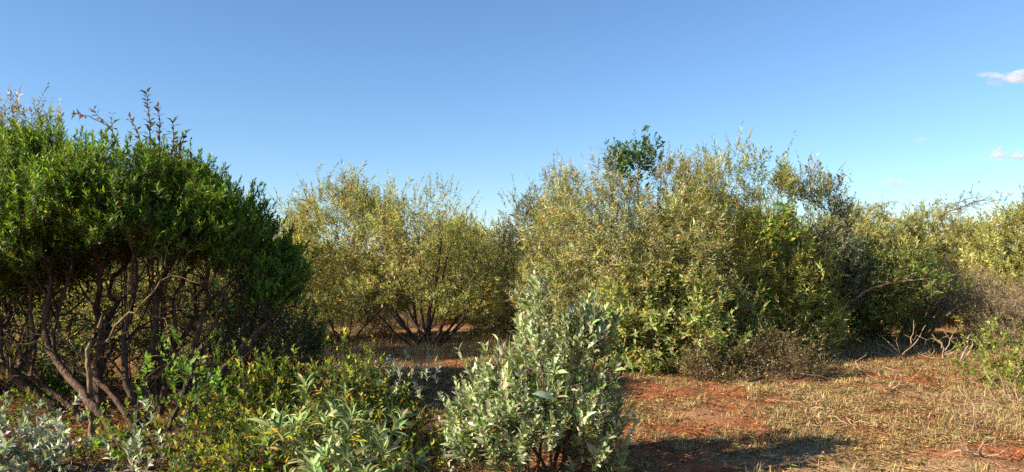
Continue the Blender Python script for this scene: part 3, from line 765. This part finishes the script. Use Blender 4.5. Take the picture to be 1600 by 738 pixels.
thorn_tree("airy thorn tree with flat tiers of fine leaves above the row on the right", 61, 1490, 19.5, [(1470, 335, 1545, 306, 34), (1480, 326, 1530, 322, 24), (1500, 318, 1508, 290, 10), (1440, 345, 1500, 330, 24)], "thorn trees")
thorn_tree("pale twiggy thorn tree top above the lower olive bush beside the tallest bush", 62, 1370, 20, [(1335, 330, 1400, 318, 34), (1330, 345, 1380, 335, 20)], "thorn trees")

# ------------------------------------------------------------------ the scrub beyond: copies of a few bushes
src = [bpy.data.objects[n] for n in ("olive_bush.001", "olive_bush.003", "olive_bush.004", "olive_bush.006")]
far = [(-16, 17, 1.0), (-12.5, 16, .95), (-9.5, 17.5, 1.05), (-7.6, 20, 1.0), (-4.6, 18.2, .95), (-3.0, 21, 1.0), (-1.2, 19.5, .9), (.8, 20.5, .9), (2.6, 18.5, 1.0), (4.4, 17, 1.1),
       (6.6, 20, 1.0), (9.2, 23, 1.08), (12, 21, 1.1), (15.2, 20, 1.1), (18, 24, 1.1), (-13, 24, 1.05), (-6, 27, 1.0), (0, 28, 1.0), (6, 28, 1.1), (12.5, 29, 1.2), (20, 31, 1.2), (-20, 28, 1.1), (-2.5, 36, 1.1), (4, 38, 1.1), (-10, 38, 1.2), (11, 40, 1.2), (19, 42, 1.3)]
rngf = np.random.default_rng(70)
for i, (x, y, s) in enumerate(far):
    o = src[i % len(src)]
    where = "beyond the dark green bush" if x / y < -.3 else ("far off in the gap behind the small forked tree" if x / y < .05 else ("behind the big bush and the tallest bush" if x / y < .42 else "far behind the row of the clearing"))
    copy_tree(o, (x, y, float(gz(x, y)) - .03), rngf.uniform(0, 6.28), (s, s, s * rngf.uniform(.85, 1.0)), "olive bush of the distant scrub " + where, "distant scrub " + where)

# ------------------------------------------------------------------ the silver shrub in the middle
rngs = np.random.default_rng(80)
tops = [(838, 436, 5.6), (812, 505, 5.5), (880, 500, 5.7), (915, 478, 5.75), (945, 490, 5.7), (770, 540, 5.45), (742, 588, 5.4), (712, 640, 5.35), (975, 560, 5.6), (850, 560, 5.15), (800, 620, 5.1), (900, 600, 5.1), (960, 640, 5.3)]
sl_ = []
for xx, yy, dd in tops:
    b = ground_at(850 + rngs.uniform(-45, 45), 5.5 + rngs.uniform(-.12, .12)); e = px(xx, yy, dd)
    m = b + (e - b) * .5 + np.array([(e[0] - b[0]) * .12, 0, -.05 * abs(e[0] - b[0])]) + rngs.normal(0, .02, 3)
    sl_.append(([b, m, e], [.014, .010, .004]))
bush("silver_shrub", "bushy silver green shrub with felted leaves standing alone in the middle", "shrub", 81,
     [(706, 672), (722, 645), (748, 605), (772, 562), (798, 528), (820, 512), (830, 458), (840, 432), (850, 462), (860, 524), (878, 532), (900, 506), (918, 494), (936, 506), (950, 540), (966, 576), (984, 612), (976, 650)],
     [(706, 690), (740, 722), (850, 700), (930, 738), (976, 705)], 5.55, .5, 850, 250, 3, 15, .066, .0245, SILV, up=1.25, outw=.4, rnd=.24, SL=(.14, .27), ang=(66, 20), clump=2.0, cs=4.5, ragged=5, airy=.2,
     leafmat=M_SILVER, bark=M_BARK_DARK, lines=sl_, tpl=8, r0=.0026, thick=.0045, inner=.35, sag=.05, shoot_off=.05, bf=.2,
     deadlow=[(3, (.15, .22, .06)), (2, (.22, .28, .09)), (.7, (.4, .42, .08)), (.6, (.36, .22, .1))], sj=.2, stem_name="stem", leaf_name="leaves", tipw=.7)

# ------------------------------------------------------------------ low plants in front
low = dict(stem_name="stem", leaf_name="leaves", thick=.0045, r0=.002)
bush("sage_plant", "large leaved sage green plant with hanging yellow dead leaves in front", "plant", 90,
     [(455, 700), (470, 665), (490, 640), (515, 632), (545, 640), (570, 660), (590, 700)], [(455, 780), (590, 780)], 4.75, .28, 520, 40, 2, 13, .098, .021, SAGE, up=1.0, outw=.6, rnd=.25, SL=(.07, .15), ang=(78, 30),
     leafmat=M_SILVER, tpl=8, stems=5, spread=.1, deadlow=YDEAD, sag=.2, wild=0, **low)
bush("gold_shrub", "low shrub with golden tips at the foot of the dark green bush", "shrub", 91,
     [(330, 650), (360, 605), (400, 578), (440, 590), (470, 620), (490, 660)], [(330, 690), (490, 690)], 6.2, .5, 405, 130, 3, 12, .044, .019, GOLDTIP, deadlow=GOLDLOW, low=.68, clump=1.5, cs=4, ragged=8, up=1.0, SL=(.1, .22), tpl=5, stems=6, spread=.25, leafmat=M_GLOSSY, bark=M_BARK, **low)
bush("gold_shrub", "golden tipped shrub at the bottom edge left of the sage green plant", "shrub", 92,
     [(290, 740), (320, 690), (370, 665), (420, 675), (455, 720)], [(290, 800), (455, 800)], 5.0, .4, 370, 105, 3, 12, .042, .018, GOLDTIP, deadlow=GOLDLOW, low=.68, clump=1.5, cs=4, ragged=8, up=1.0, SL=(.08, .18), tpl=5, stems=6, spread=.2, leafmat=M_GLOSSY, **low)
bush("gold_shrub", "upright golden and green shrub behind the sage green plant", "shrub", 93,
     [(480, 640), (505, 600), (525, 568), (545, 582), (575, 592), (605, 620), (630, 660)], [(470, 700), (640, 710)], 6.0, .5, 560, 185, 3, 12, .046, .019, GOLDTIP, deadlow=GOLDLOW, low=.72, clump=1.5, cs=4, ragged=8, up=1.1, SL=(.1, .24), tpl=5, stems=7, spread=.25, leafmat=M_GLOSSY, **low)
bush("green_shrub", "thin shrub with shiny bright green leaves growing among the bare trunks", "shrub", 94,
     [(225, 570), (245, 545), (280, 535), (320, 545), (345, 570)], [(225, 640), (345, 640)], 6.1, .3, 285, 40, 2, 9, .048, .024, [(3, (.13, .24, .04)), (2, (.08, .17, .035)), (1, (.22, .27, .05))], stems=4, spread=.15, SL=(.08, .18), tpl=5, leafmat=M_GLOSSY, **low)
bush("green_shrub", "small green seedling on the litter below the leaning trunks", "shrub", 95,
     [(160, 700), (185, 675), (205, 690)], [(160, 725), (205, 725)], 5.5, .15, 180, 16, 3, 9, .04, .02, LIME, stems=2, spread=.06, SL=(.06, .12), tpl=5, leafmat=M_GLOSSY, **low)
bush("white_shrub", "low whitish felt leaved shrub in the bottom left corner", "shrub", 96,
     [(-90, 680), (-40, 655), (15, 645), (50, 655), (82, 700)], [(-90, 740), (82, 740)], 5.3, .38, 0, 110, 3, 12, .05, .018, WHITE, leafmat=M_SILVER, SL=(.06, .13), wild=.02, tpl=8, stems=6, spread=.22, up=.8, **low)
for i, (tx, ty, by, YY, wd_, lab) in enumerate([(612, 565, 640, 6.9, 14, "small silver plant sprig beside the golden and green shrub"), (660, 562, 640, 7.4, 12, "lone silver sprig standing nearest the middle silver shrub"),
        (580, 568, 650, 6.4, 16, "silver sprig rising out of the golden and green shrub"), (235, 640, 720, 5.6, 14, "upright white silver seedling below the trunks"), (222, 700, 760, 5.0, 26, "low silver seedling at the bottom edge")]):
    bush("silver_seedling", lab, "seedling", 100 + i, [(tx - wd_, ty + 40), (tx, ty + 22), (tx + wd_, ty + 36)], [(tx - wd_, by - 30), (tx + wd_, by - 30)], YY, .06, tx, 7, 2, 12, .048, .016, WHITE,
         leafmat=M_SILVER, wild=0, ragged=0, SL=(.07, .14), tpl=8, stems=1, spread=.04, up=1.3, outw=.3, rnd=.2, group="silver seedlings", **low)
bush("yellow_shrub", "bright yellow green shrub with dry pale stems at the right edge", "shrub", 110,
     [(1515, 560), (1530, 515), (1560, 500), (1590, 520), (1640, 480), (1680, 540)], [(1515, 600), (1590, 620), (1680, 620)], 9.2, .5, 1590, 90, 3, 10, .05, .026, [(3, (.26, .31, .04)), (2, (.2, .26, .05))], bark=M_DEAD, stems=6, spread=.3, SL=(.1, .22), tpl=5, **low)

# strap leaved green tuft below the trunks
def strap_tuft(label, seed, xp, Y, n, h, pal, wd=.009):
    rng = np.random.default_rng(seed); b = ground_at(xp, Y)
    a = rng.uniform(0, 6.28, n); hd = np.stack([np.cos(a), np.sin(a), 0 * a], -1); L = h * rng.uniform(.5, 1.1, n); lean = rng.uniform(.25, 1.0, n)
    t = np.linspace(0, 1, 6)
    c = b + hd[:, None] * ((L * lean)[:, None] * t ** 1.6)[..., None] + np.array([0, 0, 1.]) * (L[:, None] * (t - .55 * lean[:, None] * t ** 2.5))[..., None]
    sd = np.stack([-np.sin(a), np.cos(a), 0 * a], -1)[:, None] * (wd * .5 * (1 - t ** 2 * .95))[None, :, None]
    V = np.stack([c - sd, c + sd], 2).reshape(n, 12, 3)
    k = np.arange(5) * 2; q = np.stack([k, k + 1, k + 3, k + 2], -1)
    Q = (np.arange(n)[:, None, None] * 12 + q[None]).reshape(-1, 4)
    o = mesh_obj("grass_tuft", V, Q, None, M_LEAF, None, np.repeat(palette(rng, n, pal, .15), 12, 0))
    return tag(o, label, "grass tuft")
strap_tuft("lush green tuft of narrow grass between the bare trunks", 120, 208, 6.0, 70, .42, [(1, (.09, .17, .03)), (1, (.14, .22, .05))])
strap_tuft("small green grass tuft on the rim of the red bank", 121, 1575, 6.45, 160, .10, [(1, (.15, .19, .06)), (1, (.22, .22, .09))], .004)

# ------------------------------------------------------------------ fallen branches
def lying(cx, cy, Y, dx, dz, n=4, h=.05, seed=0):
    rng = np.random.default_rng(seed); a = px(cx, HORIZON, Y)
    out = []
    for i in range(n):
        t = i / (n - 1); p = np.array([a[0] + dx * t, Y + dz * t, 0]); p[2] = float(gz(p[0], p[1])) + h * math.sin(t * 2.2) + .01; out.append(p)
    return out
G = "dead branches on the clearing"
def upfan(xp, Y, tips, r):
    b = ground_at(xp, Y); b[2] += .03; return b
def snag(label, seed, xp, Y, tips, n=8, box=(.15, .15, .1), r=(.010, .0075, .004), mat=M_DEAD):
    """a dead branch lying with its forks sticking up"""
    rng = np.random.default_rng(seed); w = Wood(); b = ground_at(xp, Y); b[2] += .05
    e = np.array([px(a, c, Y + rng.uniform(-.25, .25)) for a, c in tips]); e[:, 2] = np.maximum(e[:, 2], gz(e[:, 0], e[:, 1]) + .02)
    for i, t in enumerate(e): w.stem_line([b, b + (t - b) * .5 + rng.normal(0, .06, 3) * [1, 1, .6], t], 0, r, .07, rng, .012)
    T = e[rng.integers(0, len(e), n)] + rng.uniform(-1, 1, (n, 3)) * box; T[:, 2] = np.maximum(T[:, 2], gz(T[:, 0], T[:, 1]) + .015)
    w.grow(T, rng, bf=.1, seg=.08, jit=.06); w.radii(.0024, 2.5)
    o = w.tubes("dead_branch", mat, None, np.ones(len(w.P), bool), 5); return tag(o, label, "branch", G)
snag("tall forked dead branch lying at the back of the sunlit clearing", 131, 1405, 11.8, [(1447, 508), (1370, 520), (1368, 535), (1428, 500), (1400, 525), (1340, 556), (1455, 548)], 5, (.08, .1, .06))
snag("tangled heap of bleached dead branches right of the forked branch", 132, 1470, 11.6, [(1455, 522), (1470, 530), (1500, 535), (1515, 550), (1440, 555), (1490, 520), (1540, 545), (1425, 560), (1520, 530)], 60, (.4, .3, .07))
snag("small forked dead twig at the edge of the shade", 133, 1345, 10.3, [(1352, 556), (1362, 565), (1335, 572)], 4, (.1, .1, .06), (.009, .007, .004))
snag("low curved dead twig beside the tangled grey shrub", 134, 1255, 9.9, [(1300, 565), (1222, 575), (1290, 580), (1240, 560)], 9, (.15, .12, .08), (.01, .007, .004))
snag("straight pale stick leaning at the back right of the clearing", 135, 1498, 11.2, [(1516, 523), (1518, 530)], 2, (.05, .05, .05), (.016, .014, .008))
snag("sprawling bleached twigs lying on the straw in the sunlit clearing", 136, 1262, 7.9, [(1235, 600), (1285, 630), (1250, 640), (1300, 650), (1205, 625), (1275, 615)], 22, (.25, .2, .08), (.008, .006, .003))
snag("knot of dry roots and twigs sticking out of the red bank", 137, 1530, 5.75, [(1500, 690), (1545, 685), (1520, 668), (1580, 700), (1510, 720), (1475, 712)], 26, (.16, .15, .1), (.009, .006, .003))
snag("thin dry stems standing at the right edge of the clearing", 138, 1585, 8.2, [(1560, 580), (1575, 600), (1600, 575), (1545, 610), (1590, 630), (1620, 570)], 30, (.25, .3, .15), (.007, .005, .003))
snag("thin curly bleached twig lying near the front of the straw", 141, 1330, 7.2, [(1300, 650), (1350, 640), (1370, 660), (1315, 668)], 14, (.2, .2, .06), (.006, .005, .003))
snag("wispy dead twig on the straw behind the sprawling bleached twigs", 142, 1390, 9.0, [(1370, 592), (1410, 585), (1430, 600), (1395, 578)], 16, (.25, .2, .08), (.006, .005, .003))
snag("dead twig lying on the straw in front of the thin stems at the right edge", 143, 1520, 7.0, [(1490, 640), (1540, 625), (1560, 650), (1505, 618)], 22, (.25, .2, .08), (.007, .005, .003))
snag("short dark stick lying on the bare red soil", 139, 1062, 7.45, [(1050, 658), (1075, 668)], 2, (.04, .04, .02), (.014, .012, .008), M_BARK_DARK)
o = dead_branch("dead_branch", "long bare pale branch reaching out of the green topped bush", "branch", 140,
            P([(1290, 505, 12.9), (1330, 470, 12.6), (1370, 448, 12.4), (1410, 440, 12.3), (1445, 436, 12.3)], 12.4), [.03, .024, .02, .014, .006], 14, (.5, .3, .22), M_DEAD, r0=.004)
for i, (cx, Y, dx, dz, lab) in enumerate([(40, 5.6, 1.05, -.35, "long dark stick on the brushwood nearest the whitish shrub"), (70, 5.9, .9, -.55, "thin forked stick crossing the brushwood below the leaning trunk"), (20, 5.2, 1.15, .1, "bent stick lying along the bottom left edge"),
        (120, 5.5, .6, .25, "short twiggy stick pointing to the green seedling"), (-20, 6.1, 1.2, .1, "rear stick of the brushwood, behind the whitish shrub"), (130, 5.15, .55, -.1, "dark stick at the bottom edge below the green seedling"), (60, 5.3, .7, .45, "slanting stick on top of the brushwood pile")]):
    dead_branch("fallen_stick", lab, "stick", 150 + i, lying(cx, 0, Y, dx, dz, 5, .12, i), [.014, .013, .011, .008, .004], 26, (.35, .25, .1), M_BARK if i % 2 else M_GREY, r0=.0028, group="brushwood in the bottom left corner")

for i, (cx, Y, dx, dz, lab) in enumerate([(150, 6.0, .9, .2, "crooked stick lying between the leaning trunks and the green tuft"), (250, 5.6, .8, .35, "twiggy stick under the thin shiny leaved shrub"), (300, 5.2, .7, .3, "stick lying under the golden tipped shrub at the bottom edge"),
        (210, 5.1, .7, -.05, "stick along the bottom edge next to the low silver seedling"), (0, 4.95, .9, .1, "knobbly stick at the very bottom left corner"), (620, 6.4, .5, .6, "stick lying on the litter beside the lone silver sprig"), (340, 6.7, .9, .3, "long stick lying behind the foot of the golden tipped shrub")]):
    dead_branch("fallen_stick", lab, "stick", 170 + i, lying(cx, 0, Y, dx, dz, 5, .14, i), [.011, .010, .009, .007, .004], 40, (.35, .28, .14), M_STUB if i % 2 else M_BARK, r0=.0024)
for i, (cx, yt, yb, YY, wd_, pal, lab) in enumerate([(130, 655, 720, 5.9, 34, LIME, "small bright herb below the left leaning trunk"), (265, 640, 720, 5.7, 32, GOLDTIP, "golden herb between the green tuft and the golden tipped shrub"), (330, 610, 690, 6.5, 40, LIME, "green herb behind the foot of the golden tipped shrub"),
        (60, 600, 660, 7.2, 46, LIME, "shaded green herb behind the left leaning trunk"), (640, 650, 720, 5.9, 30, GOLDTIP, "small golden herb on the litter left of the middle silver shrub"), (300, 690, 760, 5.2, 34, GOLDTIP, "golden herb at the bottom edge beside the stick under the golden shrub"), (620, 690, 760, 5.3, 34, LIME, "little green herb at the bottom edge right of the sage green plant")]):
    bush("low_herb", lab, "herb", 260 + i, [(cx - wd_, yt + 30), (cx, yt + 12), (cx + wd_, yt + 25)], [(cx - wd_, yb), (cx + wd_, yb)], YY, .18, cx, 14, 3, 10, .036, .016, pal, deadlow=GOLDLOW, low=.4, leafmat=M_GLOSSY, SL=(.07, .15), tpl=5, stems=3, spread=.1, ragged=4, **low)

# ------------------------------------------------------------------ small fair weather clouds, far off
def cloud(label, xp, yp, wpx, hpx, Y, seed, dens):
    rng = np.random.default_rng(seed); c = px(xp, yp, Y); k = Y / F
    import bmesh
    bm = bmesh.new(); bmesh.ops.create_icosphere(bm, subdivisions=4, radius=1)
    for v in bm.verts:
        p = v.co; v.co = Vector((p.x * wpx * k * 1.4, p.y * wpx * k * .7, p.z * hpx * k * 1.4))
    me = bpy.data.meshes.new("cloud"); bm.to_mesh(me); bm.free()
    m = bpy.data.materials.new("cloud_vapour"); m.use_nodes = True; t = m.node_tree
    t.nodes.remove(t.nodes["Principled BSDF"]); out = t.nodes["Material Output"]
    v = t.nodes.new("ShaderNodeVolumePrincipled"); v.inputs["Color"].default_value = (.95, .98, 1, 1); v.inputs["Anisotropy"].default_value = .3
    tc = t.nodes.new("ShaderNodeTexCoord")
    s = t.nodes.new("ShaderNodeMapping"); s.inputs["Scale"].default_value = (2, 2, 2); s.inputs["Location"].default_value = (-1, -1, -1)
    t.links.new(tc.outputs["Generated"], s.inputs[0])
    ln = t.nodes.new("ShaderNodeVectorMath"); ln.operation = 'LENGTH'; t.links.new(s.outputs[0], ln.inputs[0])
    n = t.nodes.new("ShaderNodeTexNoise"); n.inputs["Scale"].default_value = 1.7; n.inputs["Detail"].default_value = 7
    mp = t.nodes.new("ShaderNodeMapping"); mp.inputs["Location"].default_value = (seed, seed * .7, 0); t.links.new(s.outputs[0], mp.inputs[0]); t.links.new(mp.outputs[0], n.inputs["Vector"])
    a = t.nodes.new("ShaderNodeMath"); a.operation = 'MULTIPLY_ADD'; a.inputs[1].default_value = 1.6; t.links.new(n.outputs[0], a.inputs[0])
    a.inputs[2].default_value = -.56
    b = t.nodes.new("ShaderNodeMath"); b.operation = 'SUBTRACT'; t.links.new(a.outputs[0], b.inputs[0])
    sq = t.nodes.new("ShaderNodeMath"); sq.operation = 'POWER'; sq.inputs[1].default_value = 1.6; t.links.new(ln.outputs["Value"], sq.inputs[0])
    h = t.nodes.new("ShaderNodeMath"); h.operation = 'MULTIPLY'; h.inputs[1].default_value = .55; t.links.new(sq.outputs[0], h.inputs[0])
    t.links.new(h.outputs[0], b.inputs[1])
    d = t.nodes.new("ShaderNodeMath"); d.operation = 'MULTIPLY'; d.inputs[1].default_value = dens / (hpx * k); d.use_clamp = False
    mxx = t.nodes.new("ShaderNodeMath"); mxx.operation = 'MAXIMUM'; mxx.inputs[1].default_value = 0; t.links.new(b.outputs[0], mxx.inputs[0])
    t.links.new(mxx.outputs[0], d.inputs[0]); t.links.new(d.outputs[0], v.inputs["Density"]); t.links.new(v.outputs[0], out.inputs["Volume"])
    me.materials.append(m)
    o = bpy.data.objects.new("cloud", me); COL.objects.link(o); o.location = c
    tag(o, label, "cloud", "small clouds low on the right")
cloud("largest white cloud wisp, highest of those at the right edge", 1578, 122, 46, 13, 2500, 1, 4)
cloud("small bright puff of cloud with a twin beside it above the right hand bushes", 1558, 240, 18, 12, 2600, 2, 5)
cloud("flat cloud wisp touching the right edge beside the small bright puff", 1594, 243, 22, 9, 2600, 3, 4)
cloud("faint thin cloud wisp low above the clearing", 1398, 284, 22, 8, 2700, 4, 2)
cloud("tiny faint cloud highest above the clearing, left of the white wisp", 1439, 217, 12, 6, 2700, 5, 1.6)
cloud("faint flat cloud streak just above the right hand bushes", 1580, 301, 26, 6, 2800, 6, 1.6)
